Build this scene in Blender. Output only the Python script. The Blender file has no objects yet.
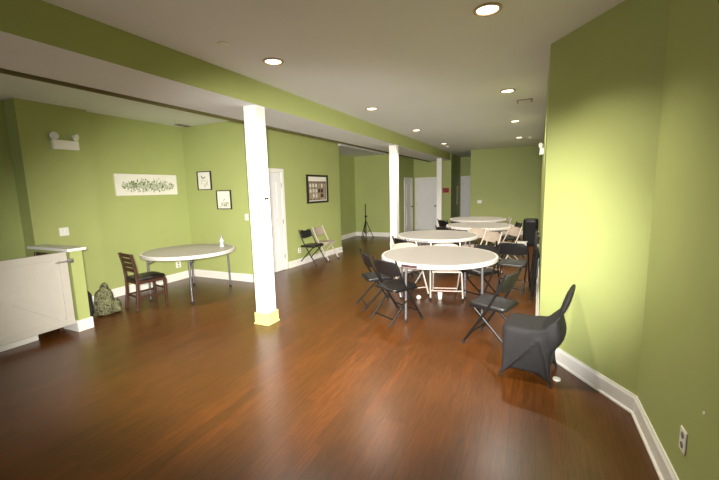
import bpy, bmesh, math, random
from mathutils import Vector, Matrix
random.seed(7)
PI = math.pi
scene = bpy.context.scene
COL = scene.collection
rad = math.radians

# ------------------------------------------------------------------ materials
def lin(c):
    return tuple(((v/255)/12.92 if v/255 <= .04045 else ((v/255+.055)/1.055)**2.4) for v in c)

def mat(name, rgb, rough=.5, metal=0.0, var=.06, scale=8.0, bump=0.0, spec=.5, coat=0.0):
    """Plain surface with a faint procedural mottling."""
    m = bpy.data.materials.new(name); m.use_nodes = True
    nt = m.node_tree; b = nt.nodes['Principled BSDF']
    b.inputs['Roughness'].default_value = rough
    b.inputs['Metallic'].default_value = metal
    b.inputs['Specular IOR Level'].default_value = spec
    b.inputs['Coat Weight'].default_value = coat
    tc = nt.nodes.new('ShaderNodeTexCoord')
    n = nt.nodes.new('ShaderNodeTexNoise'); n.inputs['Scale'].default_value = scale
    n.inputs['Detail'].default_value = 4
    nt.links.new(tc.outputs['Object'], n.inputs['Vector'])
    r = nt.nodes.new('ShaderNodeValToRGB')
    c = lin(rgb)
    r.color_ramp.elements[0].position = .3; r.color_ramp.elements[1].position = .7
    r.color_ramp.elements[0].color = tuple(v*(1-var) for v in c)+(1,)
    r.color_ramp.elements[1].color = tuple(min(1, v*(1+var)) for v in c)+(1,)
    nt.links.new(n.outputs['Fac'], r.inputs['Fac'])
    nt.links.new(r.outputs['Color'], b.inputs['Base Color'])
    if bump:
        bp = nt.nodes.new('ShaderNodeBump'); bp.inputs['Strength'].default_value = bump
        bp.inputs['Distance'].default_value = .004
        n2 = nt.nodes.new('ShaderNodeTexNoise'); n2.inputs['Scale'].default_value = 140
        nt.links.new(tc.outputs['Object'], n2.inputs['Vector'])
        nt.links.new(n2.outputs['Fac'], bp.inputs['Height'])
        nt.links.new(bp.outputs['Normal'], b.inputs['Normal'])
    return m

def floor_material():
    m = bpy.data.materials.new('oak_planks_stained'); m.use_nodes = True
    nt = m.node_tree; L = nt.links.new; N = nt.nodes.new
    b = nt.nodes['Principled BSDF']
    tc = N('ShaderNodeTexCoord')
    sep = N('ShaderNodeSeparateXYZ'); L(tc.outputs['Object'], sep.inputs[0])
    cmb = N('ShaderNodeCombineXYZ')
    L(sep.outputs['Y'], cmb.inputs['X']); L(sep.outputs['X'], cmb.inputs['Y'])
    br = N('ShaderNodeTexBrick')
    br.offset = .37; br.offset_frequency = 3
    br.inputs['Scale'].default_value = 1.0
    br.inputs['Brick Width'].default_value = 1.15
    br.inputs['Row Height'].default_value = .083
    br.inputs['Mortar Size'].default_value = .0013
    br.inputs['Mortar Smooth'].default_value = .4
    br.inputs['Color1'].default_value = (*lin((82, 48, 15)), 1)
    br.inputs['Color2'].default_value = (*lin((96, 54, 17)), 1)
    br.inputs['Mortar'].default_value = (*lin((60, 33, 14)), 1)
    L(cmb.outputs[0], br.inputs['Vector'])
    mp = N('ShaderNodeMapping'); mp.inputs['Scale'].default_value = (38, 2.6, 1)
    L(tc.outputs['Object'], mp.inputs['Vector'])
    g = N('ShaderNodeTexNoise'); g.inputs['Scale'].default_value = 1.6; g.inputs['Detail'].default_value = 7
    g.inputs['Distortion'].default_value = 1.1
    L(mp.outputs[0], g.inputs['Vector'])
    rp = N('ShaderNodeValToRGB')
    rp.color_ramp.elements[0].position = .33; rp.color_ramp.elements[0].color = (.68, .65, .60, 1)
    rp.color_ramp.elements[1].position = .66; rp.color_ramp.elements[1].color = (1.12, 1.1, 1.08, 1)
    L(g.outputs['Fac'], rp.inputs['Fac'])
    mx = N('ShaderNodeMixRGB'); mx.blend_type = 'MULTIPLY'; mx.inputs['Fac'].default_value = 1
    L(br.outputs['Color'], mx.inputs['Color1']); L(rp.outputs['Color'], mx.inputs['Color2'])
    # worn patches
    w = N('ShaderNodeTexNoise'); w.inputs['Scale'].default_value = .9; w.inputs['Detail'].default_value = 5
    L(tc.outputs['Object'], w.inputs['Vector'])
    wr = N('ShaderNodeValToRGB')
    wr.color_ramp.elements[0].position = .35; wr.color_ramp.elements[0].color = (.88, .86, .84, 1)
    wr.color_ramp.elements[1].position = .7; wr.color_ramp.elements[1].color = (1.12, 1.12, 1.12, 1)
    L(w.outputs['Fac'], wr.inputs['Fac'])
    m2 = N('ShaderNodeMixRGB'); m2.blend_type = 'MULTIPLY'; m2.inputs['Fac'].default_value = 1
    L(mx.outputs['Color'], m2.inputs['Color1']); L(wr.outputs['Color'], m2.inputs['Color2'])
    L(m2.outputs['Color'], b.inputs['Base Color'])
    rr = N('ShaderNodeMapRange'); rr.inputs['To Min'].default_value = .25; rr.inputs['To Max'].default_value = .36
    L(w.outputs['Fac'], rr.inputs['Value']); L(rr.outputs[0], b.inputs['Roughness'])
    b.inputs['Specular IOR Level'].default_value = .5
    bp = N('ShaderNodeBump'); bp.inputs['Strength'].default_value = .035; bp.inputs['Distance'].default_value = .003
    L(g.outputs['Fac'], bp.inputs['Height']); L(bp.outputs['Normal'], b.inputs['Normal'])
    return m

def camo_material():
    m = bpy.data.materials.new('camouflage_cloth'); m.use_nodes = True
    nt = m.node_tree; L = nt.links.new; N = nt.nodes.new
    b = nt.nodes['Principled BSDF']; b.inputs['Roughness'].default_value = .9
    tc = N('ShaderNodeTexCoord')
    n = N('ShaderNodeTexNoise'); n.inputs['Scale'].default_value = 24; n.inputs['Detail'].default_value = 3
    n.inputs['Distortion'].default_value = 1.4
    L(tc.outputs['Object'], n.inputs['Vector'])
    r = N('ShaderNodeValToRGB'); r.color_ramp.interpolation = 'CONSTANT'
    e = r.color_ramp.elements
    e[0].position = 0; e[0].color = (*lin((38, 38, 26)), 1)
    e[1].position = .42; e[1].color = (*lin((92, 92, 60)), 1)
    for p, c in ((.5, (128, 124, 88)), (.56, (56, 60, 36)), (.64, (140, 136, 100))):
        q = e.new(p); q.color = (*lin(c), 1)
    L(n.outputs['Fac'], r.inputs['Fac']); L(r.outputs['Color'], b.inputs['Base Color'])
    return m

def emit_material(name, rgb, s):
    m = bpy.data.materials.new(name); m.use_nodes = True
    b = m.node_tree.nodes['Principled BSDF']
    b.inputs['Base Color'].default_value = (*rgb, 1)
    b.inputs['Emission Color'].default_value = (*rgb, 1)
    b.inputs['Emission Strength'].default_value = s
    return m

def wall_material():
    return mat('lime_green_wall_paint', (167, 175, 109), rough=.55, var=.025, scale=2.2, bump=.05, spec=.3)

M = dict(
    green=wall_material(),
    ceil=mat('ceiling_paint', (232, 234, 236), rough=.85, var=.015, scale=1.5, spec=.2),
    white=mat('white_trim_paint', (233, 229, 220), rough=.4, var=.015),
    olive=mat('dark_olive_trim', (92, 84, 44), rough=.6),  # one even dark olive for the lip at the soffit's left edge
    gate=mat('off_white_gate_paint', (190, 184, 172), rough=.5, var=.02),
    column=mat('white_column_paint', (240, 236, 230), rough=.55, var=.02),
    plinth=mat('pale_green_plinth_paint', (198, 198, 122), rough=.5, var=.03),
    door=mat('white_door_paint', (228, 226, 224), rough=.45, var=.015),
    floor=floor_material(),
    black=mat('black_plastic', (27, 25, 25), rough=.42, var=.1),
    blackmetal=mat('black_steel_tube', (28, 26, 26), rough=.35, metal=.35, var=.08),
    beige=mat('beige_plastic', (172, 156, 140), rough=.5, var=.03),
    beigemetal=mat('beige_steel_tube', (196, 182, 170), rough=.4, metal=.1, var=.03),
    cloth=mat('charcoal_spandex', (33, 31, 31), rough=.75, var=.08, scale=20, spec=.3),
    tabletop=mat('speckled_almond_plastic', (150, 144, 137), rough=.42, var=.05, scale=90, bump=.04),
    tablerim=mat('white_plastic_rim', (205, 199, 192), rough=.42, var=.02),
    greymetal=mat('grey_steel_tube', (112, 110, 112), rough=.35, metal=.5, var=.04),
    rubber=mat('black_rubber', (25, 25, 25), rough=.8),
    wood=mat('dark_cherry_wood', (66, 38, 25), rough=.38, var=.25, scale=22),
    vinyl=mat('black_vinyl', (28, 23, 19), rough=.38, var=.1),
    frameblack=mat('black_frame', (26, 24, 22), rough=.4),
    paper=mat('off_white_paper', (232, 228, 214), rough=.8, var=.02),
    chrome=mat('brushed_metal', (170, 170, 170), rough=.3, metal=.9),
    knob=mat('dark_bronze', (58, 52, 48), rough=.35, metal=.7),
    plate=mat('white_plastic_plate', (236, 232, 222), rough=.4, var=.01),
    slot=mat('grey_slots', (120, 116, 108), rough=.5),
    red=mat('red_sign_face', (176, 22, 30), rough=.5),
    dark=mat('dark_marking', (34, 30, 32), rough=.6),
    greyink=mat('grey_marking', (62, 56, 56), rough=.6),
    maroon=mat('dark_red_marking', (74, 34, 36), rough=.6),
    leafdark=mat('dark_green_ink', (82, 98, 58), rough=.8, var=.2),
    leaf=mat('sage_green_ink', (150, 162, 116), rough=.8, var=.2),
    leafgrey=mat('grey_green_ink', (186, 188, 168), rough=.8, var=.1),
    brown=mat('brown_print_ink', (124, 104, 84), rough=.8, var=.2),
    tan=mat('tan_print_ink', (176, 160, 128), rough=.8, var=.2),
    camo=camo_material(),
    bottle=mat('clear_grey_plastic', (206, 212, 208), rough=.25, var=.08, scale=30),
    blue=mat('blue_grey_label', (160, 166, 170), rough=.5),
    ventgrey=mat('grey_vent_metal', (150, 146, 138), rough=.5, metal=.2),
    lamp=emit_material('downlight_lamp_glow', (1.0, .86, .62), 9.0),
    trimring=mat('downlight_trim_ring', (196, 170, 140), rough=.35, metal=.2),
    glass=mat('pale_lens', (225, 225, 215), rough=.2),
)
def glass_material():
    m = bpy.data.materials.new('window_glass'); m.use_nodes = True
    b = m.node_tree.nodes['Principled BSDF']
    b.inputs['Transmission Weight'].default_value = 1; b.inputs['Roughness'].default_value = 0
    b.inputs['IOR'].default_value = 1.02
    return m
M['pane'] = glass_material()

# ------------------------------------------------------------------ mesh builder
class MB:
    def __init__(self): self.bm = bmesh.new(); self.mi = 0
    def _tag(self, faces):
        for f in faces: f.material_index = self.mi
    def box(self, x0, x1, y0, y1, z0, z1, bev=0.0, M4=None):
        r = bmesh.ops.create_cube(self.bm, size=1)
        vs = r['verts']
        for v in vs:
            v.co = Vector(((x0+x1)/2+v.co.x*(x1-x0), (y0+y1)/2+v.co.y*(y1-y0), (z0+z1)/2+v.co.z*(z1-z0)))
        fs = set(f for v in vs for f in v.link_faces); self._tag(fs)
        if bev:
            es = set(e for v in vs for e in v.link_edges)
            o = bmesh.ops.bevel(self.bm, geom=list(es), offset=bev, segments=2, affect='EDGES', profile=.5)
            vs = list(set(v for f in o['faces'] for v in f.verts) | set(v for v in vs if v.is_valid))
            self._tag(o['faces'])
        if M4 is not None:
            for v in vs: v.co = M4 @ v.co
        return self
    def prism(self, pts, z0, z1):
        a = [self.bm.verts.new((p[0], p[1], z0)) for p in pts]
        b = [self.bm.verts.new((p[0], p[1], z1)) for p in pts]
        fs = [self.bm.faces.new(a[::-1]), self.bm.faces.new(b)]
        n = len(pts)
        for i in range(n): fs.append(self.bm.faces.new((a[i], a[(i+1) % n], b[(i+1) % n], b[i])))
        self._tag(fs); return self
    def tube(self, pts, r, seg=10, closed=False):
        pts = [Vector(p) for p in pts]; n = len(pts); rings = []
        rs = r if isinstance(r, (list, tuple)) else [r]*n
        up = None
        for i, p in enumerate(pts):
            if closed: t = (pts[(i+1) % n]-pts[i-1]).normalized()
            else: t = ((pts[min(i+1, n-1)]-p).normalized()+(p-pts[max(i-1, 0)]).normalized()).normalized()
            if up is None:
                up = Vector((0, 0, 1)) if abs(t.z) < .9 else Vector((1, 0, 0))
            a = (up - t*up.dot(t)).normalized(); up = a; c = t.cross(a)
            rings.append([self.bm.verts.new(p+(a*math.cos(k*2*PI/seg)+c*math.sin(k*2*PI/seg))*rs[i]) for k in range(seg)])
        fs = []
        for i in range(n if closed else n-1):
            A, B = rings[i], rings[(i+1) % n]
            for k in range(seg): fs.append(self.bm.faces.new((A[k], A[(k+1) % seg], B[(k+1) % seg], B[k])))
        if not closed: fs += [self.bm.faces.new(rings[0][::-1]), self.bm.faces.new(rings[-1])]
        for f in fs: f.smooth = True
        self._tag(fs); return self
    def lathe(self, prof, c=(0, 0, 0), seg=32, M4=None):
        rings = []; c = Vector(c); fs = []
        for r, z in prof:
            if r < 1e-6: ring = [self.bm.verts.new(c+Vector((0, 0, z)))]
            else: ring = [self.bm.verts.new(c+Vector((r*math.cos(k*2*PI/seg), r*math.sin(k*2*PI/seg), z))) for k in range(seg)]
            rings.append(ring)
        for A, B in zip(rings, rings[1:]):
            for k in range(seg):
                k2 = (k+1) % seg
                if len(A) == 1 and len(B) == 1: continue
                if len(A) == 1: fs.append(self.bm.faces.new((A[0], B[k2], B[k])))
                elif len(B) == 1: fs.append(self.bm.faces.new((A[k], A[k2], B[0])))
                else: fs.append(self.bm.faces.new((A[k], A[k2], B[k2], B[k])))
        for f in fs: f.smooth = True
        self._tag(fs)
        if M4 is not None:
            for ring in rings:
                for v in ring: v.co = M4 @ v.co
        return self
    def loft(self, rings, cap=True, smooth=True):
        R = [[self.bm.verts.new(p) for p in ring] for ring in rings]; fs = []
        n = len(R[0])
        for A, B in zip(R, R[1:]):
            for k in range(n): fs.append(self.bm.faces.new((A[k], A[(k+1) % n], B[(k+1) % n], B[k])))
        if cap: fs += [self.bm.faces.new(R[0][::-1]), self.bm.faces.new(R[-1])]
        for f in fs: f.smooth = smooth
        self._tag(fs); return self
    def poly(self, pts):
        f = self.bm.faces.new([self.bm.verts.new(p) for p in pts]); self._tag([f]); return self
    def build(self, name, m, parent=None, bevel=0.0, sharp=35):
        bmesh.ops.recalc_face_normals(self.bm, faces=self.bm.faces[:])
        me = bpy.data.meshes.new(name); self.bm.to_mesh(me); self.bm.free()
        for x in (m if isinstance(m, (list, tuple)) else [m]): me.materials.append(x)
        o = bpy.data.objects.new(name, me); COL.objects.link(o)
        if parent: o.parent = parent
        if bevel:
            b = o.modifiers.new('bevel', 'BEVEL'); b.width = bevel; b.segments = 2; b.limit_method = 'ANGLE'
        if any(p.use_smooth for p in me.polygons):
            try: me.set_sharp_from_angle(angle=rad(sharp))
            except Exception: pass
        return o

def tag(o, label, cat, group=None):
    o['label'] = label; o['category'] = cat
    if group: o['group'] = group
    return o
def thing(name, label, cat, loc=(0, 0, 0), rz=0.0, group=None):
    o = bpy.data.objects.new(name, None); COL.objects.link(o)
    o.location = loc; o.rotation_euler = (0, 0, rz); o.empty_display_size = .1
    return tag(o, label, cat, group)
def struct(o): o['kind'] = 'structure'; return o
def dup(root, loc, rz, label, group=None, rx=0.0, name=None):
    def cp(o, parent):
        c = o.copy(); COL.objects.link(c); c.parent = parent
        for ch in list(o.children): cp(ch, c)
        return c
    r = cp(root, None)
    r.location = loc; r.rotation_euler = (rx, 0, rz); r['label'] = label
    if group: r['group'] = group
    return r

# ------------------------------------------------------------------ camera
cam = bpy.data.cameras.new('camera'); co = bpy.data.objects.new('camera', cam); COL.objects.link(co)
F = 367.35; yaw, pit, rol = 0.43626716, -0.13635878, -0.02519792
cy, sy, cp_, sp, cr, sr = math.cos(yaw), math.sin(yaw), math.cos(pit), math.sin(pit), math.cos(rol), math.sin(rol)
Rz = Matrix(((cy, sy, 0), (-sy, cy, 0), (0, 0, 1))); Mx = Matrix(((1, 0, 0), (0, 0, -1), (0, 1, 0)))
Rx = Matrix(((1, 0, 0), (0, cp_, sp), (0, -sp, cp_))); Rr = Matrix(((cr, -sr, 0), (sr, cr, 0), (0, 0, 1)))
R = Rr @ Rx @ Mx @ Rz
cm = Matrix((R[0], -R[1], -R[2])).transposed().to_4x4(); cm.translation = (0, 0, 1.65)
co.matrix_world = cm
cam.sensor_width = 36; cam.lens = F/719*36; cam.clip_start = .05
scene.camera = co

# ------------------------------------------------------------------ room shell
HC = 2.92; HS = 2.65
def wall(name, pts, z0=0, z1=HC, m='green'):
    return struct(MB().prism(pts, z0, z1).build(name, M[m]))
struct(MB().box(-8, 1.2, -3.6, 18, -.1, 0).build('floor', M['floor']))
struct(MB().box(-8, 1.2, -3.6, 18, HC, HC+.1).build('ceiling', M['ceil']))
AC, BC = (.74, 3.04), (.12, 3.98)          # the two corners of the slanted wall
wall('wall_right_near', [(.74, -3.4), (.95, -3.4), (.95, 3.06), (.74, 3.04)])
wall('wall_right_slanted', [AC, (.95, 3.06), (.34, 4.05), BC])
wall('wall_right_far', [BC, (.34, 4.05), (.5, 13.5), (.3, 13.5)])
wall('wall_back', [(-1.94, 13.5), (.5, 13.5), (.5, 13.65), (-1.80, 13.65), (-1.80, 16.5), (-1.94, 16.5)])
# corridor end wall with its door opening
CX0, CX1 = -2.79, -1.94
wall('wall_corridor_end', [(-2.9, 16.5), (-1.8, 16.5), (-1.8, 16.65), (-2.9, 16.65)])
wall('wall_corridor_left', [(-2.745, 14.2), (-2.79, 16.5), (-2.94, 16.5), (-2.94, 14.35)])
wall('wall_passage_end', [(-4.4, 14.2), (-2.745, 14.2), (-2.94, 14.35), (-4.4, 14.35)])
wall('wall_passage_left', [(-4.2, 12.1), (-4.2, 14.2), (-4.4, 14.2), (-4.4, 12.1)])
wall('wall_recess_back', [(-5.85, 11.95), (-4.2, 11.95), (-4.2, 12.1), (-5.85, 12.1)])
wall('wall_recess_left', [(-5.70, 8.68), (-5.70, 11.95), (-5.85, 11.95), (-5.85, 8.68)])
DWA, DWB = (-4.76, 5.2), (-4.58, 8.68)      # wall with the white door and the big picture
wall('wall_left_middle', [DWB, (-5.85, 8.68), (-5.85, 8.53), (-4.73, 8.53), (-4.9, 5.34), (-4.75, 5.34)])
wall('wall_left_pictures', [(-6.15, 5.2), (-4.62, 5.2), (-4.62, 5.34), (-6.3, 5.34), (-6.3, 5.2)])
wall('wall_left', [(-6.15, 3.45), (-6.15, 5.2), (-6.3, 5.2), (-6.3, 3.45)])
wall('wall_left_pier', [(-6.03, 2.6), (-6.03, 3.45), (-6.45, 3.45), (-6.45, 2.6)])
wall('wall_left_near', [(-6.30, -3.4), (-6.30, 2.6), (-6.45, 2.6), (-6.45, -3.4)])
# rear wall (behind the photographer) with the shop window that lights the room
rw = MB()
rw.box(-6.45, -5.6, -3.5, -3.4, 0, HC).box(.2, .95, -3.5, -3.4, 0, HC)
rw.box(-5.6, .2, -3.5, -3.4, 0, .5).box(-5.6, .2, -3.5, -3.4, 2.5, HC)
struct(rw.build('wall_rear', M['green']))
wf = MB()
for x in (-5.6, -3.69, -1.75, .15): wf.box(x, x+.05, -3.5, -3.4, .5, 2.5)
wf.box(-5.6, .2, -3.5, -3.4, .5, .55).box(-5.6, .2, -3.5, -3.4, 2.45, 2.5)
win = struct(wf.build('window_1', M['white']))
MB().box(-5.55, .15, -3.455, -3.445, .55, 2.45).build('pane', M['pane'], win)
# dropped soffit (the long beam): green side, pale underside
def bR(y): return -2.945+.0123*y
def bL(y): return -3.82+.02*y
bm = MB(); ys = (-3.4, 14.2)
a = [(bR(ys[0]), ys[0]), (bR(ys[1]), ys[1]), (bL(ys[1]), ys[1]), (bL(ys[0]), ys[0])]
bm.prism(a, HS, HC)
bm.bm.faces.ensure_lookup_table()
for f in bm.bm.faces:
    f.normal_update()
    if abs(f.normal.z) > .9: f.material_index = 1
struct(bm.build('trim_1', [M['green'], M['ceil']]))
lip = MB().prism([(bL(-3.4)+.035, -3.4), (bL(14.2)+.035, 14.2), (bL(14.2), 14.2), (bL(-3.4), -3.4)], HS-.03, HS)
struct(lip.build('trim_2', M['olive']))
struct(MB().box(-5.70, -4.5, 8.68, 11.95, 2.80, 2.86).build('ceiling_recess', M['ceil']))

# baseboards
def baseboard(name, p, q, side=1, h=.14, t=.018, shoe=True):
    p = Vector(p); q = Vector(q); d = (q-p).normalized(); n = Vector((-d.y, d.x))*side
    prof = [(0, 0), (t+.012, 0), (t+.012, .012), (t, .022), (t, h-.025), (t*.55, h-.008), (t*.5, h), (0, h)]
    b = MB()
    b.loft([[(c.x+n.x*u, c.y+n.y*u, z) for u, z in prof] for c in (p, q)], smooth=False)
    return struct(b.build(name, M['white']))
baseboard('baseboard_right_near', (.74, -3.4), AC, 1)
baseboard('baseboard_right_slanted', AC, BC, 1)
baseboard('baseboard_right_far', BC, (.3, 13.5), 1)
baseboard('baseboard_back', (-1.94, 13.5), (.3, 13.5), -1)
baseboard('baseboard_left', (-6.15, 3.45), (-6.15, 5.2), -1)
baseboard('baseboard_pictures', (-6.15, 5.2), (-4.62, 5.2), -1)
dwd = (Vector(DWB)-Vector(DWA)).normalized()
def dw(y): return Vector(DWA)+dwd*((y-5.2)/dwd.y)
baseboard('baseboard_left_middle', dw(6.42), DWB, -1)
baseboard('baseboard_recess_left', (-5.70, 8.7), (-5.70, 11.95), -1)
baseboard('baseboard_recess_back', (-5.70, 11.95), (-4.2, 11.95), -1)
baseboard('baseboard_passage_end', (-3.22, 14.2), (-2.745, 14.2), -1)
baseboard('baseboard_corridor', (-2.745, 14.2), (-2.79, 16.5), -1)
baseboard('baseboard_pier', (-6.03, 2.63), (-6.03, 3.45), -1)

# half-height wall at the gate, its cap and baseboard
struct(MB().box(-6.02, -5.0, 2.48, 2.615, 0, 1.0).build('wall_half', M['green']))
struct(MB().box(-5.87, -4.96, 2.44, 2.65, 1.0, 1.035, bev=.006).build('trim_3', M['white']))
hb = MB()
hb.box(-5.0, -4.98, 2.46, 2.635, 0, .14, bev=.004).box(-6.02, -5.0, 2.46, 2.48, 0, .14).box(-6.02, -5.0, 2.615, 2.635, 0, .14)
struct(hb.build('baseboard_half', M['white']))
struct(MB().box(-5.30, -5.16, .6, 2.13, 0, .1, bev=.004).build('trim_4', M['white']))

# ------------------------------------------------------------------ doors
def make_door(name, w, h, loc, rz, knob_side=1, casing=.085, hinges=True, leafname='leaf'):
    """local: opening along +X from 0..w, faces -Y (wall plane y=0)."""
    d = MB()
    d.box(0, w, -.012, .02, .01, h)
    o = struct(d.build(name, M['door'])); o.location = loc; o.rotation_euler = (0, 0, rz)
    pm = MB()
    for z0, z1 in ((.22, .95), (1.1, h-.16)):
        x0, x1 = .13, w-.13
        for q in ((x0, x1, z0, z0+.03), (x0, x1, z1-.03, z1), (x0, x0+.03, z0+.03, z1-.03), (x1-.03, x1, z0+.03, z1-.03)):
            pm.box(q[0], q[1], -.022, -.010, q[2], q[3])
        pm.box(x0+.07, x1-.07, -.018, -.010, z0+.07, z1-.07, bev=.003)
    pm.build('panel_moulding', M['door'], o)
    c = MB()
    c.box(-casing, -.004, -.025, 0, 0, h+casing, bev=.005).box(w+.004, w+casing, -.025, 0, 0, h+casing, bev=.005)
    c.box(-casing, w+casing, -.026, 0, h+.004, h+casing, bev=.005)
    c.build('casing', M['white'], o)
    kx = w-.07 if knob_side > 0 else .07
    k = MB()
    k.lathe([(0, 0), (.028, 0), (.028, .006), (.011, .01), (.011, .035), (.026, .045), (.03, .06), (.02, .072), (0, .075)], seg=16,
            M4=Matrix.Translation((kx, -.012, .95)) @ Matrix.Rotation(PI/2, 4, 'X'))
    k.build('knob', M['knob'], o)
    if hinges:
        hx = w-.002 if knob_side < 0 else .002
        for z in (.3, 1.03, h-.25):
            MB().tube([(hx, -.02, z-.045), (hx, -.02, z+.045)], .008, 8).build('hinge', M['chrome'], o)
    return o
# door_1: the wall behind the near column; seen from +X, opening along y
p = dw(5.47)
ang = math.atan2(dwd.y, dwd.x)
make_door('door_1', .82, 2.03, (p.x+.004, p.y, 0), ang, knob_side=-1)
make_door('door_2', .80, 1.97, (-4.06, 14.196, 0), 0, knob_side=1)
make_door('door_3', .85, 1.97, (-4.196, 13.02, 0), PI/2, knob_side=1)
make_door('door_4', .72, 2.03, (-2.68, 16.496, 0), 0, knob_side=1)

# ------------------------------------------------------------------ columns
def column(y, right, w, label):
    w -= .014
    t = thing('column', label, 'column', (right-w/2, y+w/2, 0), 0)
    b = MB(); b.box(-w/2, w/2, -w/2, w/2, .1, HS+.002)
    b.build('shaft', M['column'], t, bevel=.006)
    h = w/2+.018
    MB().box(-h, h, -h, h, 0, .15, bev=.004).box(-h-.01, h+.01, -h-.01, h+.01, 0, .016, bev=.004).build('plinth', M['plinth'], t)
    return t
c1 = column(3.5, -2.918, .19, 'near white square column with a pale green plinth, left of the tables')
hk = MB(); hk.lathe([(0, 0), (.016, 0), (.016, .006), (.007, .01), (.007, .03), (.014, .034), (.014, .042), (0, .044)], seg=14,
    M4=Matrix.Translation((.095, -.01, 1.57)) @ Matrix.Rotation(PI/2, 4, 'Y'))
hk.build('hook', M['knob'], c1)
column(8.3, -2.875, .19, 'white square column right of the tripod stand, behind the second table')
column(12.95, -2.83, .19, 'farthest white square column, beside the red sign')

# ------------------------------------------------------------------ folding chairs
def bend(pts, r=.04, n=4):
    """round the inner corners of a polyline"""
    pts = [Vector(p) for p in pts]; out = [pts[0]]
    for a, b, c in zip(pts, pts[1:], pts[2:]):
        u = (a-b).normalized()*min(r, (a-b).length*.45); v = (c-b).normalized()*min(r, (c-b).length*.45)
        for k in range(n+1):
            s = k/n; out.append((b+u)*(1-s)**2+b*2*s*(1-s)+(b+v)*s*s)
    return out+[pts[-1]]
def roundrect(w, d, r, n=5):
    P = []
    for cx, cy_, a0 in ((w/2-r, d/2-r, 0), (-w/2+r, d/2-r, 90), (-w/2+r, -d/2+r, 180), (w/2-r, -d/2+r, 270)):
        for k in range(n+1):
            a = rad(a0+90*k/n); P.append((cx+r*math.cos(a), cy_+r*math.sin(a)))
    return P
def chair_seat(b, w=.40, d=.40, t=.026):
    rings = []
    base = roundrect(w, d, .06)
    for s, z in ((.90, -t), (.99, -t+.004), (1.0, -.008), (.985, 0), (.93, .004), (.75, -.001), (.4, -.006), (.05, -.008)):
        rings.append([(x*s, y*s, z) for x, y in base])
    b.loft(rings)
def back_panel(b, w=.46, h=.20, t=.02, curve=.03, nx=12, nz=8):
    """curved panel standing in XZ, centre at origin bottom; rounded upper corners; bulges to -Y"""
    def P(i, j, off):
        u = -1+2*i/nx; v = j/nz
        hw = w/2*(1-.22*max(0, v-.45)**2/.3)
        # superellipse rounding near the top and bottom corners
        e = (max(0, abs(v-.5)*2-.45)/.55)
        hw *= math.sqrt(max(0.0, 1-.16*e**2))
        dome = h*(1-.1*abs(u)**3*(1 if v > .5 else -1)*abs(2*v-1))
        x = u*hw; z = v*h*(1-.10*abs(u)**3) if v > .5 else v*h+(.5-v)*h*.10*abs(u)**3
        return Vector((x, -curve*(1-u*u)+off, z))
    F_ = [[b.bm.verts.new(P(i, j, t/2)) for i in range(nx+1)] for j in range(nz+1)]
    B_ = [[b.bm.verts.new(P(i, j, -t/2)) for i in range(nx+1)] for j in range(nz+1)]
    fs = []
    for j in range(nz):
        for i in range(nx):
            fs.append(b.bm.faces.new((F_[j][i], F_[j][i+1], F_[j+1][i+1], F_[j+1][i])))
            fs.append(b.bm.faces.new((B_[j][i+1], B_[j][i], B_[j+1][i], B_[j+1][i+1])))
    for i in range(nx):
        fs.append(b.bm.faces.new((F_[0][i+1], F_[0][i], B_[0][i], B_[0][i+1])))
        fs.append(b.bm.faces.new((F_[nz][i], F_[nz][i+1], B_[nz][i+1], B_[nz][i])))
    for j in range(nz):
        fs.append(b.bm.faces.new((F_[j][0], F_[j+1][0], B_[j+1][0], B_[j][0])))
        fs.append(b.bm.faces.new((F_[j+1][nx], F_[j][nx], B_[j][nx], B_[j+1][nx])))
    for f in fs: f.smooth = True
def xf(b, m4):
    bmesh.ops.transform(b.bm, matrix=m4, verts=b.bm.verts[:]); return b

def folding_chair(label, colour, group):
    sm, tm = (M['black'], M['blackmetal']) if colour == 'black' else (M['beige'], M['beigemetal'])
    t = thing('folding_chair', label, 'chair', group=group)
    s = MB(); chair_seat(s); xf(s, Matrix.Translation((0, 0, .445)) @ Matrix.Rotation(rad(3), 4, 'X')); s.build('seat', sm, t)
    tilt = math.atan2(.47, .80)
    bp = MB(); back_panel(bp); xf(bp, Matrix.Translation((0, -.12, .60)) @ Matrix.Rotation(rad(19), 4, 'X'))
    bp.build('backrest', sm, t)
    X = .232
    for sx in (-1, 1):
        l = MB(); l.tube(bend([(sx*X, .235, .012), (sx*X, -.02, .42), (sx*X, -.115, .60), (sx*(X-.012), -.19, .80)], .12), .0125)
        lo = l.build('front_leg', tm, t)
        MB().tube([(sx*X, .242, 0), (sx*X, .224, .03)], .016).build('foot_cap', M['rubber'], lo)
        l = MB(); l.tube([(sx*.188, -.255, .012), (sx*.188, .16, .42)], .0115)
        lo = l.build('rear_leg', tm, t)
        MB().tube([(sx*.188, -.262, 0), (sx*.188, -.244, .03)], .015).build('foot_cap', M['rubber'], lo)
    MB().tube([(-X, .165, .125), (X, .165, .125)], .009).build('front_crossbar', tm, t)
    MB().tube([(-.188, -.2, .068), (.188, -.2, .068)], .009).build('rear_crossbar', tm, t)
    r = MB()
    for sx in (-1, 1): r.box(sx*.2-.008, sx*.2+.008, -.17, .18, .405, .425)
    r.box(-.2, .2, .16, .176, .405, .425)
    r.build('seat_rail', tm, t)
    return t

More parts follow.
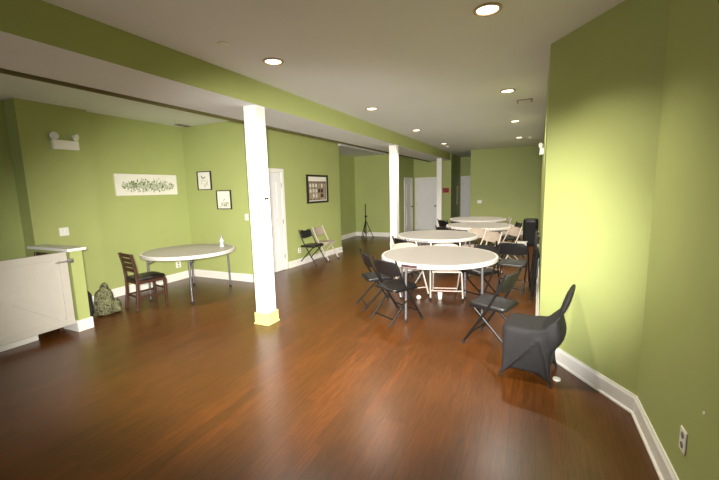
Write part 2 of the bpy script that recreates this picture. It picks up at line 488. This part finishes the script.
def folded_chair(label, group):
    """folded flat, standing in its own XZ plane, leaning applied through rotation"""
    t = thing('folded_chair', label, 'chair', group=group)
    sm, tm = M['black'], M['blackmetal']
    for sx in (-1, 1):
        lo = MB().tube([(sx*.222, 0, .012), (sx*.222, 0, .6), (sx*.21, 0, .93)], .0125).build('front_leg', tm, t)
        MB().tube([(sx*.222, 0, 0), (sx*.222, 0, .03)], .016).build('foot_cap', M['rubber'], lo)
        MB().tube([(sx*.188, .03, .05), (sx*.188, .03, .64)], .0115).build('rear_leg', tm, t)
    s = MB(); chair_seat(s, d=.38); xf(s, Matrix.Translation((0, .022, .48)) @ Matrix.Rotation(PI/2, 4, 'X')); s.build('seat', sm, t)
    b = MB(); back_panel(b, curve=.015); xf(b, Matrix.Translation((0, 0, .72))); b.build('backrest', sm, t)
    MB().tube([(-.222, 0, .16), (.222, 0, .16)], .009).build('front_crossbar', tm, t)
    MB().tube([(-.188, .03, .1), (.188, .03, .1)], .009).build('rear_crossbar', tm, t)
    return t

BK, BG = 'black folding chairs', 'beige folding chairs'
def place(x, y, deg, colour, label, cache={}):
    """deg = direction the chair faces, measured from +X"""
    rz = rad(deg-90); g = BK if colour == 'black' else BG
    if colour not in cache:
        o = folding_chair(label, colour, g); o.location = (x, y, 0); o.rotation_euler = (0, 0, rz); cache[colour] = o
        return o
    return dup(cache[colour], (x, y, 0), rz, label, g)
place(-1.52, 4.32, 60, 'black', 'open black folding chair at the left front of the nearest round table')
place(-1.94, 4.72, 38, 'black', 'open black folding chair just behind the leftmost front chair of the nearest table')
place(-.31, 4.0, 163, 'black', 'open black folding chair between the nearest table and the covered chair')
place(-.22, 6.22, 84, 'black', 'open black folding chair with its back to us, beside the chairs leaning on the wall')
place(-.66, 5.52, 236, 'black', 'open black folding chair tucked under the right far side of the nearest table')
place(-1.95, 6.22, 48, 'black', 'open black folding chair tucked in at the left of the second round table')
place(-1.64, 8.28, 55, 'black', 'open black folding chair at the left of the third round table')
place(-2.0, 10.0, 45, 'black', 'open black folding chair at the left of the farthest round table')
place(-.40, 9.3, 195, 'black', 'open black folding chair at the right of the third round table')
place(-4.47, 7.03, 0, 'black', 'open black folding chair below the large black-framed picture on the left wall')
place(-4.44, 7.56, 0, 'beige', 'open beige folding chair against the left wall beside a black one')
place(-1.13, 5.50, 285, 'beige', 'open beige folding chair tucked behind the nearest table, front legs in view')
place(-1.70, 5.44, 312, 'beige', 'open beige folding chair at the left far side of the nearest table')
place(-.75, 7.28, 225, 'beige', 'open beige folding chair right of the second table, second beige one from the right wall')
place(-1.02, 7.80, 250, 'beige', 'open beige folding chair between the second and third round tables')
place(-.42, 8.32, 212, 'beige', 'open beige folding chair near the right wall, in front of the black loudspeaker')
place(-.66, 10.75, 190, 'beige', 'open beige folding chair at the right of the farthest round table')

fc = folded_chair('folded black chair leaning on the right wall, nearest of the leaning chairs', 'folded chairs leaning on the right wall')
fc.location = (.05, 5.92, 0); fc.rotation_euler = (rad(-4.5), 0, rad(-89))
fc2 = dup(fc, (.04, 6.48, 0), rad(-88), 'folded black chair leaning on the right wall, farthest of the leaning chairs', rx=rad(-5))

# ------------------------------------------------------------------ round folding tables
def round_table(label, cx, cy_, top=.76, leg_deg=-69, spread=44, stickers=(), R_=.762):
    t = thing('round_table', label, 'table', (cx, cy_, 0), 0, 'round folding tables')
    b = MB()
    b.lathe([(0, top), (R_-.03, top)], seg=72)
    b.mi = 1
    b.lathe([(R_-.03, top), (R_-.012, top+.001), (R_-.003, top-.006), (R_, top-.018), (R_, top-.046), (R_-.006, top-.052), (R_-.03, top-.052), (R_-.035, top-.03), (0, top-.03)], seg=72)
    b.build('tabletop', [M['tabletop'], M['tablerim']], t)
    zt = top-.03
    for k, s in ((0, -1), (0, 1), (180, -1), (180, 1)):
        a = rad(leg_deg+k+s*spread)
        x, y = .88*R_*math.cos(a), .88*R_*math.sin(a)
        lo = MB().tube([(x, y, .012), (x*.985, y*.985, zt)], .0155, 12).build('leg', M['greymetal'], t)
        MB().tube([(x, y, 0), (x, y, .035)], .019, 12).build('foot_cap', M['rubber'], lo)
        # curved brace from the leg up to the underside
        bx, by = .30*math.cos(rad(leg_deg+k)+s*.5), .30*math.sin(rad(leg_deg+k)+s*.5)
        MB().tube(bend([(x*.99, y*.99, zt-.12), (x*.8+bx*.2, y*.8+by*.2, zt-.11), (bx, by, zt-.005)], .1), .009, 8).build('brace', M['greymetal'], lo)
    for k in (0, 180):
        P = []
        for s in (-1, 1):
            a = rad(leg_deg+k+s*spread); P.append((.86*R_*math.cos(a), .86*R_*math.sin(a), zt-.035))
        MB().tube(P, .012, 10).build('crossbar', M['greymetal'], t)
    for (a0, a1, mats) in stickers:
        s = MB(); rr = R_+.0012
        def q(a, z, off=0.0): return (math.cos(rad(a))*(rr+off), math.sin(rad(a))*(rr+off), z)
        n = 14
        if mats[0] is not None:
            s.mi = 0
            for i in range(n):
                u, v = a0+(a1-a0)*i/n, a0+(a1-a0)*(i+1)/n
                s.poly([q(u, top-.046), q(v, top-.046), q(v, top-.014), q(u, top-.014)])
        s.mi = 1; g = a0+.5; rnd = random.Random(int(a0*10))
        while g < a1-1.6:            # block letters too small to read
            k = rnd.randrange(4); W_ = 1.9; T_ = .75; zb, zt_ = top-.043, top-.017
            def bar(u0, u1, v0, v1): s.poly([q(g+u0*W_, zb+v0*(zt_-zb), .0015), q(g+u1*W_, zb+v0*(zt_-zb), .0015), q(g+u1*W_, zb+v1*(zt_-zb), .0015), q(g+u0*W_, zb+v1*(zt_-zb), .0015)])
            bar(0, .42, 0, 1)
            if k in (0, 1): bar(.42, 1, 0, .3)
            if k in (1, 2): bar(.42, 1, .7, 1)
            if k == 3: bar(.62, 1, 0, 1)
            g += W_+.75
        s.build('rim_sticker', [mats[0] or mats[1], mats[1]], t)
    return t
round_table('nearest white round folding table, with lettered stickers on its rim', -1.10, 4.85, .765,
            stickers=((-112, -95.5, (M['maroon'], M['dark'])), (-93.5, -69, (None, M['greyink']))))
round_table('second white round folding table from the camera, behind the nearest table', -1.61, 7.0, .755, leg_deg=-60,
            stickers=((-122, -88, (None, M['dark'])),))
round_table('third white round folding table from the camera, in the right-hand row', -1.07, 8.98, .755, leg_deg=-85)
round_table('farthest white round folding table, in front of the back wall', -1.34, 10.8, .755, leg_deg=-70)
round_table('white round folding table alone in the left corner, under the framed prints', -5.06, 4.23, .74, leg_deg=11, spread=53, R_=.711)

# bottle on the left table
bt = thing('spray_bottle', 'small clear plastic bottle standing on the left table', 'bottle', (-4.78, 4.66, .7412))
MB().lathe([(0, 0), (.034, 0), (.036, .01), (.036, .10), (.03, .12), (.012, .135), (.012, .15), (0, .15)], seg=20).build('body', M['bottle'], bt)
MB().lathe([(.0365, .03), (.0368, .032), (.0368, .085), (.0365, .087)], seg=20).build('label_band', M['blue'], bt)
MB().lathe([(0, .15), (.015, .15), (.015, .172), (.006, .175), (.006, .19), (0, .19)], seg=14).box(-.035, .012, -.008, .008, .188, .202, bev=.003).build('pump', M['blue'], bt)

# ------------------------------------------------------------------ wooden ladder-back chairs
def wooden_chair(label, x, y, deg, hs=1.0):
    t = thing('wooden_chair', label, 'chair', (x, y, 0), rad(deg-90))
    H_ = .835*hs; w = .175; SH = .45*hs
    for sx in (-1, 1):
        b = MB()
        pts = [(sx*w, -.235, 0), (sx*w, -.2, SH*.6), (sx*w, -.195, SH), (sx*w, -.21, SH+.2), (sx*w, -.245, H_)]
        P = [Vector(p) for p in pts]
        rings = []
        for p in P: rings.append([(p.x-.017, p.y-.02, p.z), (p.x+.017, p.y-.02, p.z), (p.x+.017, p.y+.02, p.z), (p.x-.017, p.y+.02, p.z)])
        b.loft(rings, smooth=False); b.build('back_post', M['wood'], t, bevel=.004)
        b = MB()
        b.loft([[(sx*(w-.0)+dx*s, .185+dy*s, z) for dx, dy in ((-.02, -.02), (.02, -.02), (.02, .02), (-.02, .02))] for z, s in ((0, .75), (SH-.05, 1.0))], smooth=False)
        b.build('front_leg', M['wood'], t, bevel=.004)
        MB().box(sx*w-.01, sx*w+.01, -.2, .185, SH*.42, SH*.42+.026, bev=.004).build('side_stretcher', M['wood'], t)
    MB().box(-w, w, .175, .195, SH*.55, SH*.55+.026, bev=.004).build('front_stretcher', M['wood'], t)
    MB().box(-w, w, -.21, -.19, SH*.42, SH*.42+.026, bev=.004).build('rear_stretcher', M['wood'], t)
    b = MB(); b.box(-w-.01, w+.01, -.2, .2, SH-.06, SH-.02, bev=.004); b.build('seat_frame', M['wood'], t)
    for k in range(4):
        z = SH+.12+k*(H_-SH-.17)/3.05
        y_ = -.198-.045*((z-SH)/(H_-SH))**1.3
        MB().box(-w+.01, w-.01, y_-.012, y_+.008, z, z+.048*hs, bev=.004).build('slat', M['wood'], t)
    s = MB(); base = roundrect(.38, .41, .05)
    s.loft([[(x_*q, y_*q, z) for x_, y_ in base] for q, z in ((.95, SH-.022), (1, SH-.01), (1, SH+.012), (.94, SH+.026), (.7, SH+.034), (.05, SH+.036))])
    s.build('seat', M['vinyl'], t)
    return t
wooden_chair('dark wooden ladder-back chair with a black padded seat, beside the left table', -5.15, 3.50, 79)
wooden_chair('dark wooden chair mostly hidden behind the white gate, only its top showing', -5.42, 2.17, 270, 1.17)

# ------------------------------------------------------------------ chair in a stretch cover
def covered_chair():
    t = thing('covered_chair', 'chair in a charcoal stretch cover, by the slanted wall', 'chair', (.035, 3.425, 0), rad(171-90))
    b = MB()
    N_ = 40
    def sq(a, w, d, e):                       # superellipse
        c, s = math.cos(a), math.sin(a)
        return (abs(c)**(2/e)*math.copysign(1, c)*w, abs(s)**(2/e)*math.copysign(1, s)*d)
    rings = []
    # from hem to seat; the hem is drawn up and in between the four feet
    for z, w, d, e, pull in ((0.0, .225, .215, 9, 1.0), (.05, .220, .210, 8.5, .85), (.14, .216, .206, 7.5, .55), (.28, .213, .203, 6.5, .22), (.40, .210, .203, 6, .05), (.44, .208, .202, 6, 0), (.462, .198, .192, 6, 0), (.468, .165, .16, 6, 0)):
        ring = []
        for k in range(N_):
            a = 2*PI*k/N_
            x, y = sq(a, w, d, e)
            m_ = abs(math.cos(2*a))**1.2              # 1 in the middle of a side, 0 at the feet
            f = 1-.20*pull*m_
            zz = z+(.085*m_ if z == 0 else .06*m_*(1-z/.4) if z < .4 else 0)
            ring.append((x*f, y*f, zz))
        rings.append(ring)
    b.loft(rings)
    # the back, a thin slab pulled tight over the tubes
    back = []
    for z, y, w, th in ((.30, -.190, .195, .02), (.36, -.190, .208, .060), (.42, -.190, .213, .088), (.47, -.195, .210, .078), (.52, -.210, .20, .045), (.565, -.224, .185, .018), (.61, -.242, .188, .015), (.66, -.262, .205, .024), (.73, -.285, .205, .025), (.79, -.305, .19, .018), (.815, -.314, .16, .010)):
        ring = []
        for k in range(28):
            a = 2*PI*k/28; x, yy = sq(a, w, th, 3.2)
            ring.append((x, y+yy, z+yy*.25))
        back.append(ring)
    b.loft(back)
    # tension folds from the seat corner down to the feet
    for sx in (-1, 1):
        b.tube([(sx*.205, -.09, .39), (sx*.209, .03, .24), (sx*.21, .195, .03)], [.016, .012, .012], 8)
        b.tube([(sx*.205, -.11, .39), (sx*.209, -.16, .22), (sx*.21, -.195, .03)], [.016, .012, .012], 8)
        b.tube([(sx*.175, -.25, .60), (sx*.195, -.13, .468), (sx*.19, .06, .452)], [.012, .016, .008], 8)
    o = b.build('stretch_cover', M['cloth'], t)
    r = o.modifiers.new('remesh', 'REMESH'); r.mode = 'VOXEL'; r.voxel_size = .010; r.use_smooth_shade = True
    s = o.modifiers.new('smooth', 'SMOOTH'); s.factor = .6; s.iterations = 14
    for sx in (-1, 1):
        for y in (-.2, .2):
            MB().tube([(sx*.206, y, 0), (sx*.200, y*.96, .05)], .010).build('foot', M['rubber'], t)
    return t
covered_chair()

# ------------------------------------------------------------------ gate
gt = thing('barn_gate', 'white half-height gate with a raised cross brace at the left edge', 'gate', (-5.045, 1.91, 0))
g0, g1, gz0, gz1 = -.58, .545, .108, 1.0
MB().box(-.015, .012, g0, g1, gz0, gz1).build('panel', M['gate'], gt)
fr = MB()
for q in ((g0, g0+.085, gz0, gz1), (g1-.085, g1, gz0, gz1)): fr.box(.010, .026, q[0], q[1], q[2], q[3], bev=.003)
for q in ((gz0, gz0+.085), (gz1-.085, gz1)): fr.box(.010, .026, g0+.085, g1-.085, q[0], q[1], bev=.003)
fr.build('frame', M['gate'], gt)
for s in (-1, 1):
    L_ = math.hypot(g1-g0-.17, gz1-gz0-.17); a = math.atan2(gz1-gz0-.17, g1-g0-.17)*s
    m4 = Matrix.Translation((0, (g0+g1)/2, (gz0+gz1)/2)) @ Matrix.Rotation(a, 4, 'X')
    MB().box(.010, .022+.001*s, -L_/2+.02, L_/2-.02, -.04, .04, bev=.003, M4=m4).build('brace', M['gate'], gt)
lt = MB(); lt.box(.022, .03, g1-.12, g1+.03, .875, .893).tube([(.03, g1-.1, .884), (.05, g1-.1, .884)], .007).box(.04, .052, g1+.0, g1+.055, .862, .912, bev=.003)
lt.build('latch', M['chrome'], gt)
MB().tube([(0, g0-.01, .2), (0, g0-.01, .3)], .012).tube([(0, g0-.01, .8), (0, g0-.01, .9)], .012).build('hinge', M['chrome'], gt)
# the out-of-frame half wall that carries the hinges
struct(MB().box(-5.13, -4.97, .2, 1.31, 0, 1.0).build('wall_half_hinge', M['green']))

# ------------------------------------------------------------------ backpack
bp = thing('backpack', 'camouflage backpack slumped on the floor beside the half wall', 'bag', (-5.42, 3.02, 0), rad(57))
def blob(b, c, s, e=3.0, nz=10, na=28, wob=.03, lean=(0, 0), seed=1, taper=.25):
    rnd = random.Random(seed); ph = [rnd.uniform(0, 6) for _ in range(4)]
    rings = []
    for j in range(nz+1):
        v = j/nz; k = (1-abs(2*v-1)**5*.55)*(1-taper*v)
        if j in (0, nz): k *= .55
        ring = []
        for i in range(na):
            a = 2*PI*i/na; cc, ss = math.cos(a), math.sin(a)
            w = 1+wob*math.sin(3*a+ph[0]+4*v)+wob*math.sin(5*a+ph[1]-7*v)
            ring.append((c[0]+lean[0]*v+abs(cc)**(2/e)*math.copysign(1, cc)*s[0]*k*w, c[1]+lean[1]*v+abs(ss)**(2/e)*math.copysign(1, ss)*s[1]*k*w, c[2]+s[2]*v+(wob*s[2]*v*math.sin(2*a+ph[2]))))
        rings.append(ring)
    b.loft(rings)
# local x runs along the picture, local -y faces the viewer
b = MB(); blob(b, (0, 0, 0), (.135, .12, .37), wob=.05, lean=(.02, .02)); b.build('main_compartment', M['camo'], bp)
b = MB(); blob(b, (.02, -.11, .0), (.10, .06, .25), wob=.05, seed=3); b.build('front_pocket', M['camo'], bp)
b = MB(); blob(b, (.155, .0, .0), (.075, .09, .19), wob=.07, seed=5, taper=.45); b.build('side_pocket', M['camo'], bp)
b = MB(); blob(b, (-.165, -.03, .0), (.055, .11, .365), wob=.05, seed=7, lean=(-.005, 0), taper=.1); b.build('back_pad', M['rubber'], bp)
b = MB(); blob(b, (.03, .0, .32), (.06, .06, .12), wob=.08, seed=9, nz=6, taper=.5); b.build('top_flap', M['camo'], bp)
MB().tube(bend([(-.19, -.12, .06), (-.21, -.18, .2), (-.18, -.11, .36)], .1), .014, 8).build('strap', M['rubber'], bp)

# ------------------------------------------------------------------ tripod stand
ts = thing('tripod_stand', 'black tripod speaker stand without a speaker, in the far left recess', 'stand', (-5.13, 11.55, 0))
MB().tube([(0, 0, .06), (0, 0, .72)], .019).build('lower_pole', M['blackmetal'], ts)
MB().tube([(0, 0, .70), (0, 0, 1.16)], .016).build('upper_pole', M['blackmetal'], ts)
MB().lathe([(.0, .70), (.032, .70), (.034, .72), (.034, .76), (.0, .765)], seg=16).build('collar', M['rubber'], ts)
MB().lathe([(.0, .50), (.035, .50), (.035, .56), (.0, .56)], seg=16).build('leg_collar', M['rubber'], ts)
MB().tube([(.03, 0, .74), (.075, 0, .74)], [.008, .016]).build('knob', M['rubber'], ts)
for k in range(3):
    a = rad(15+120*k); c, s = math.cos(a), math.sin(a)
    lg = MB().tube([(.03*c, .03*s, .53), (.25*c, .25*s, .012)], .012).build('leg', M['blackmetal'], ts)
    MB().tube([(.246*c, .246*s, .03), (.253*c, .253*s, 0)], .018).build('rubber_foot', M['rubber'], lg)
    MB().tube([(.015*c, .015*s, .14), (.145*c, .145*s, .255)], .008).build('strut', M['blackmetal'], lg)

# loudspeaker and white box by the far right corner
sp_ = thing('loudspeaker', 'tall black rounded loudspeaker standing on the floor at the far right wall', 'speaker', (.03, 11.15, 0), rad(-4))
b = MB(); base = roundrect(.37, .34, .08)
b.loft([[(x*q, y*q, z) for x, y in base] for q, z in ((.93, 0), (1, .02), (1, .66), (.97, .71), (.86, .735), (.5, .745), (.05, .745))]); b.build('cabinet', M['black'], sp_)
MB().box(-.13, .13, -.178, -.168, .06, .66, bev=.004).build('grille', M['rubber'], sp_)
wb = MB().box(-.29, -.03, 10.58, 10.83, 0, .15, bev=.006)
wb = wb.build('storage_box', M['white']); tag(wb, 'low white box on the floor left of the black loudspeaker', 'box')

# ------------------------------------------------------------------ wall things
def on_wall(name, label, cat, loc, rz, group=None):   # local: x along the wall, -y out of it, z up
    return thing(name, label, cat, loc, rz, group)
def fleck(b, x, z, l, w, a, y):
    P = []
    for k in range(8):
        t = 2*PI*k/8; u, v = l*math.cos(t), w*math.sin(t)*(1-.4*math.cos(t))
        P.append((x+u*math.cos(a)-v*math.sin(a), y, z+u*math.sin(a)+v*math.cos(a)))
    b.poly(P)
# long canvas on the left wall
lp = on_wall('wall_canvas', 'long white unframed canvas with green foliage on the left wall', 'picture', (-6.149, 4.385, 1.826), PI/2)
MB().box(-.575, .575, -.035, 0, -.18, .18, bev=.004).build('canvas', M['paper'], lp)
rnd = random.Random(4); b = MB()
for k in range(420):
    x = rnd.uniform(-.47, .5); env = .085*(1-abs(x/.55)**2.2)+.012
    z = -.015+rnd.gauss(0, .55)*env
    if rnd.random() < .35: x = rnd.choice((-.12, -.06, .06, .1, -.3, .25))+rnd.gauss(0, .03)
    b.mi = rnd.choice((0, 1, 1, 2, 2, 2))
    fleck(b, x, max(-.11, min(.11, z)), rnd.uniform(.012, .032), rnd.uniform(.007, .014), rnd.uniform(0, PI), -.0358-rnd.uniform(0, .0008))
b.mi = 2
for x0, x1, z in ((-.45, -.25, -.1), (-.1, .05, -.105), (.12, .4, -.1)): fleck(b, (x0+x1)/2, z, (x1-x0)/2, .004, 0, -.0364)
b.build('foliage_print', [M['leafdark'], M['leaf'], M['leafgrey']], lp)

def small_frame(label, x, z, seed):
    f = on_wall('framed_print', label, 'picture', (x, 5.199, z), 0, 'small framed prints on the green wall')
    b = MB()
    for q in ((-.175, .175, .16, .175), (-.175, .175, -.175, -.16), (-.175, -.162, -.16, .16), (.162, .175, -.16, .16)):
        b.box(q[0], q[1], -.03, 0, q[2], q[3])
    b.build('frame', M['frameblack'], f)
    MB().box(-.165, .165, -.012, -.004, -.163, .163).build('print', M['paper'], f)
    b = MB(); rnd = random.Random(seed)
    if seed == 1:
        for k in range(14):
            a = rad(180+150*k/13); b.mi = 0; fleck(b, -.02+.05*math.cos(a), .085+.035*math.sin(a), .014, .009, a+PI/2, -.0128)
        for k in range(26):
            b.mi = rnd.choice((1, 2, 2)); fleck(b, rnd.uniform(-.08, .09), rnd.uniform(-.13, .02), .005, rnd.uniform(.012, .03), rnd.uniform(-.3, .3), -.0126-k*.00001)
    else:
        for k in range(34):
            b.mi = rnd.choice((0, 1, 1, 2)); fleck(b, rnd.choice((-.07, .0, .06, .09))+rnd.gauss(0, .02), rnd.uniform(-.13, -.04), rnd.uniform(.006, .02), .01, rnd.uniform(0, PI), -.0126-k*.00001)
        for k in range(6): b.mi = 0; fleck(b, -.02+k*.008, -.01+.004*k, .01, .006, .5, -.0129)
    b.build('drawing', [M['leafdark'], M['leaf'], M['leafgrey']], f)
small_frame('upper left of two small black-framed sketches on the green corner wall', -5.64, 1.89, 1)
small_frame('lower right of two small black-framed sketches, nearer the white column', -5.18, 1.525, 2)

# large framed picture on the wall with the white door
pz = dw(7.62)
bg = on_wall('framed_photograph', 'large black-framed print of a brown building front, above the folding chairs', 'picture', (pz.x+.001, pz.y, 1.69), ang)
b = MB()
for q in ((-.44, .44, .285, .33), (-.44, .44, -.33, -.285), (-.44, -.39, -.285, .285), (.39, .44, -.285, .285)): b.box(q[0], q[1], -.035, 0, q[2], q[3], bev=.004)
b.build('frame', M['frameblack'], bg)
MB().box(-.4, .4, -.012, -.003, -.29, .29).build('mat_board', M['paper'], bg)
b = MB(); b.mi = 0; b.box(-.36, .37, -.0145, -.0125, -.265, .18)
rnd = random.Random(2)
for r_, z0 in enumerate((.04, -.085, -.2)):
    for c in range(6):
        x0 = -.33+c*.118
        b.mi = rnd.choice((1, 1, 2, 3)); b.box(x0, x0+.07, -.0158, -.0140, z0, z0+.085)
        b.mi = 3; b.box(x0+.03, x0+.038, -.0166, -.0150, z0, z0+.085)
    b.mi = rnd.choice((1, 2)); b.box(-.35, .36, -.0154, -.0140, z0-.025, z0-.012)
for k in range(16):
    b.mi = rnd.choice((3, 2)); x0 = rnd.uniform(-.34, .32); b.box(x0, x0+.03, -.0162, -.0142, -.262, -.262+rnd.uniform(.02, .045))
b.build('printed_image', [M['brown'], M['paper'], M['tan'], M['dark']], bg)

def plate(label, loc, rz, kind, w=.075, h=.118, gang=1):
    t = on_wall('outlet' if kind == 'outlet' else 'light_switch', label, 'outlet' if kind == 'outlet' else 'switch', loc, rz)
    MB().box(-w*gang/2, w*gang/2, -.007, 0, -h/2, h/2, bev=.002).build('cover_plate', M['plate'], t)
    for g in range(gang):
        cx = (g-(gang-1)/2)*w*.7
        if kind == 'outlet':
            for z in (-.026, .026):
                s = MB().lathe([(0, 0), (.016, 0), (.017, .003), (0, .004)], seg=16, M4=Matrix.Translation((cx, -.006, z)) @ Matrix.Rotation(PI/2, 4, 'X')).build('socket', M['slot'], t)
        else: MB().box(cx-.016, cx+.016, -.011, -.006, -.033, .033, bev=.002).build('rocker', M['plate'], t)
    return t
plate('double white light switch on the left wall above the half wall', (-6.029, 2.957, 1.16), PI/2, 'switch', gang=2, w=.06)
plate('white wall outlet low on the left wall behind the left table', (-6.149, 4.855, .30), PI/2, 'outlet', h=.12, w=.11)
plate('white light switch on the green wall left of the white column', (-4.675, 5.199, 1.205), 0, 'switch')
po = dw(6.82); plate('white wall outlet low on the wall left of the black and beige chairs', (po.x+.001, po.y, .33), ang, 'outlet', w=.1)
plate('white light switch on the back wall beside the corridor', (-1.62, 13.499, 1.125), 0, 'switch', gang=2)
plate('white wall outlet low on the near right wall', (.739, 2.20, .365), -PI/2, 'outlet')
sc = MB().lathe([(0, 0), (.009, 0), (.007, .004), (0, .005)], seg=10, M4=Matrix.Translation((.739, 2.02, .62)) @ Matrix.Rotation(-PI/2, 4, 'Y'))
tag(sc.build('wall_screw', M['plate']), 'tiny white screw head in the near right wall', 'screw')

def emergency_light(label, loc, rz, w=.32, h=.13):
    t = on_wall('emergency_light', label, 'lamp', loc, rz, 'emergency lights')
    MB().box(-w/2, w/2, -.07, 0, -h/2, h/2, bev=.008).build('housing', M['plate'], t)
    for sx in (-1, 1):
        m4 = Matrix.Translation((sx*w*.40, -.045, h/2+.055)) @ Matrix.Rotation(PI/2+.35, 4, 'X') @ Matrix.Rotation(sx*.5, 4, 'Y')
        hd = MB().lathe([(0, -.035), (.03, -.03), (.05, .0), (.055, .02), (.05, .026), (0, .022)], seg=20, M4=m4).build('lamp_head', M['glass'], t)
        MB().tube([(sx*w*.40, -.04, h/2-.005), (sx*w*.40, -.04, h/2+.03)], .01).build('swivel', M['knob'], hd)
    return t
emergency_light('white emergency light with two lamp heads high on the left wall', (-6.029, 3.10, 2.375), PI/2)
emergency_light('white emergency light with two lamp heads high on the far right wall', (.209, 8.6, 2.33), -PI/2+.02, w=.28)

sg = on_wall('red_sign', 'small red sign on the far wall right of the third column', 'sign', (-2.95, 14.199, 1.54), 0)
MB().box(-.135, .135, -.015, 0, -.09, .09, bev=.003).build('board', M['red'], sg)
b = MB(); b.box(-.1, -.03, -.017, -.014, .0, .05).box(.01, .1, -.017, -.014, .02, .06).box(-.02, .09, -.017, -.014, -.06, -.02); b.build('marking', M['dark'], sg)
st = MB()
for k in range(9): st.box(-2.766-.0, -2.751, 15.55, 15.68, .95+k*.085, 1.02+k*.085, bev=.003)
tag(st.build('paper_strip', M['paper']), 'narrow column of white papers on the dark corridor wall', 'notice')

# ------------------------------------------------------------------ ceiling things
def downlight(x, y, label, watt=22, cone=125):
    t = thing('downlight', label, 'lamp', (x, y, HC), 0, 'recessed ceiling downlights')
    MB().lathe([(.075, -.001), (.10, -.001), (.102, -.004), (.098, -.010), (.082, -.012), (.075, -.006), (.075, -.001)], seg=32).build('trim_ring', M['trimring'], t)
    MB().lathe([(0, -.004), (.072, -.004), (.076, -.001), (0, -.0005)], seg=32).build('lamp_face', M['lamp'], t)
    ld = bpy.data.lights.new('downlight_beam', 'SPOT'); ld.energy = watt*DL; ld.spot_size = rad(cone); ld.spot_blend = .8
    ld.color = (1, .93, .82); ld.shadow_soft_size = .07
    lo = bpy.data.objects.new('downlight_beam', ld); COL.objects.link(lo); lo.parent = t; lo.location = (0, 0, -.03)
    return t
DL = 9.0
names = ['nearest', 'second', 'third', 'farthest']
for i, y in enumerate((3.0, 5.55, 8.15, 10.9)):
    downlight(-.33, y, names[i]+' round recessed ceiling downlight in the row above the tables')
    downlight(-2.34, (3.12, 5.6, 8.13, 11.0)[i], names[i]+' round recessed ceiling downlight in the row beside the green beam')
downlight(-4.76, 3.9, 'added downlight, unseen behind the beam, brightening the left table', 20, 66)  # extra lamp added out of view to brighten the left table corner
def disc(label, x, y, r=.055, h=.03, name='smoke_detector'):
    t = MB().lathe([(0, HC-h), (r*.75, HC-h), (r, HC-h*.6), (r, HC), (0, HC)], c=(x, y, 0), seg=24)
    return tag(t.build(name, M['plate']), label, 'detector')
disc('small white round cover on the ceiling nearest the camera, left of the first downlight', -2.44, 2.57, .05, .012, 'ceiling_cover')
disc('small white sprinkler beside the farthest left downlight', -2.40, 11.75, .05, .04, 'sprinkler')
disc('small white sprinkler beside the farthest right downlight', -.07, 11.0, .05, .04, 'sprinkler')
v = thing('ceiling_vent', 'small square grey ceiling vent right of the downlight row', 'vent', (-.13, 6.31, HC))
MB().box(-.11, .11, -.11, .11, -.012, 0, bev=.003).build('frame', M['ventgrey'], v)
b = MB()
for k in range(5): b.box(-.085, .085, -.08+k*.036, -.06+k*.036, -.018, -.011)
b.build('slats', M['plate'], v)
v = thing('ceiling_register', 'grey slotted air register on the left ceiling near the corner', 'vent', (-5.92, 5.05, HC))
MB().box(-.06, .06, -.14, .14, -.01, 0, bev=.003).build('frame', M['ventgrey'], v)
b = MB()
for k in range(4): b.box(-.045+k*.026, -.035+k*.026, -.12, .12, -.016, -.009)
b.build('slats', M['slot'], v)

# ------------------------------------------------------------------ litter on the floor
def cup(label, loc, rz, r=.036, h=.09):
    o = MB().lathe([(0, 0), (r*.75, 0), (r, h), (r*.94, h), (r*.7, .005), (0, .004)], seg=20, M4=Matrix.Translation((0, 0, 0)))
    o = o.build('paper_cup', M['paper']); o.location = loc; o.rotation_euler = (0, 0, rz); return tag(o, label, 'cup')
cup('white paper cup standing on the floor under the nearest table', (-1.18, 5.33, 0), 0)
o = MB().lathe([(0, 0), (.02, .004), (.032, .02), (.034, .034), (.028, .05), (.012, .062), (0, .064)], seg=18).build('paper_wad', M['paper']); o.location = (-1.47, 5.2, 0)
tag(o, 'small crumpled white paper ball on the floor near the front chairs', 'litter')
o = MB().lathe([(0, 0), (.03, 0), (.032, .004), (.03, .016), (0, .018)], seg=20).build('bottle_cap', M['plate']); o.location = (.255, 3.36, 0)
tag(o, 'small white cap on the floor beside the covered chair', 'cap')

# ------------------------------------------------------------------ light
w = bpy.data.worlds.new('world'); scene.world = w; w.use_nodes = True
w.node_tree.nodes['Background'].inputs['Color'].default_value = (.85, .93, 1, 1)
w.node_tree.nodes['Background'].inputs['Strength'].default_value = 1.0
def area(name, loc, rot, sx, sy, watt, col):
    l = bpy.data.lights.new(name, 'AREA'); l.shape = 'RECTANGLE'; l.size = sx; l.size_y = sy; l.energy = watt; l.color = col
    o = bpy.data.objects.new(name, l); COL.objects.link(o); o.location = loc; o.rotation_euler = rot; return o
area('window_daylight', (-2.7, -3.7, 1.5), (rad(90), 0, 0), 5.7, 1.9, 30, (1, .97, .9))
fl = bpy.data.lights.new('photo_flash', 'SPOT'); fl.energy = 3700; fl.spot_size = rad(61); fl.spot_blend = 1.0
fl.shadow_soft_size = .10; fl.color = (1, .97, .92)
fo = bpy.data.objects.new('photo_flash', fl); COL.objects.link(fo); fo.location = (0, -.04, 1.71)
az, el = rad(-29), rad(-12)
d = Vector((math.sin(az)*math.cos(el), math.cos(az)*math.cos(el), math.sin(el)))
fo.rotation_euler = d.to_track_quat('-Z', 'Y').to_euler(); fo.scale = (1.72, 1, 1)

vs = scene.view_settings
vs.view_transform = 'Standard'; vs.look = 'None'; vs.exposure = 0.0; vs.gamma = 1.0; vs.use_curve_mapping = False
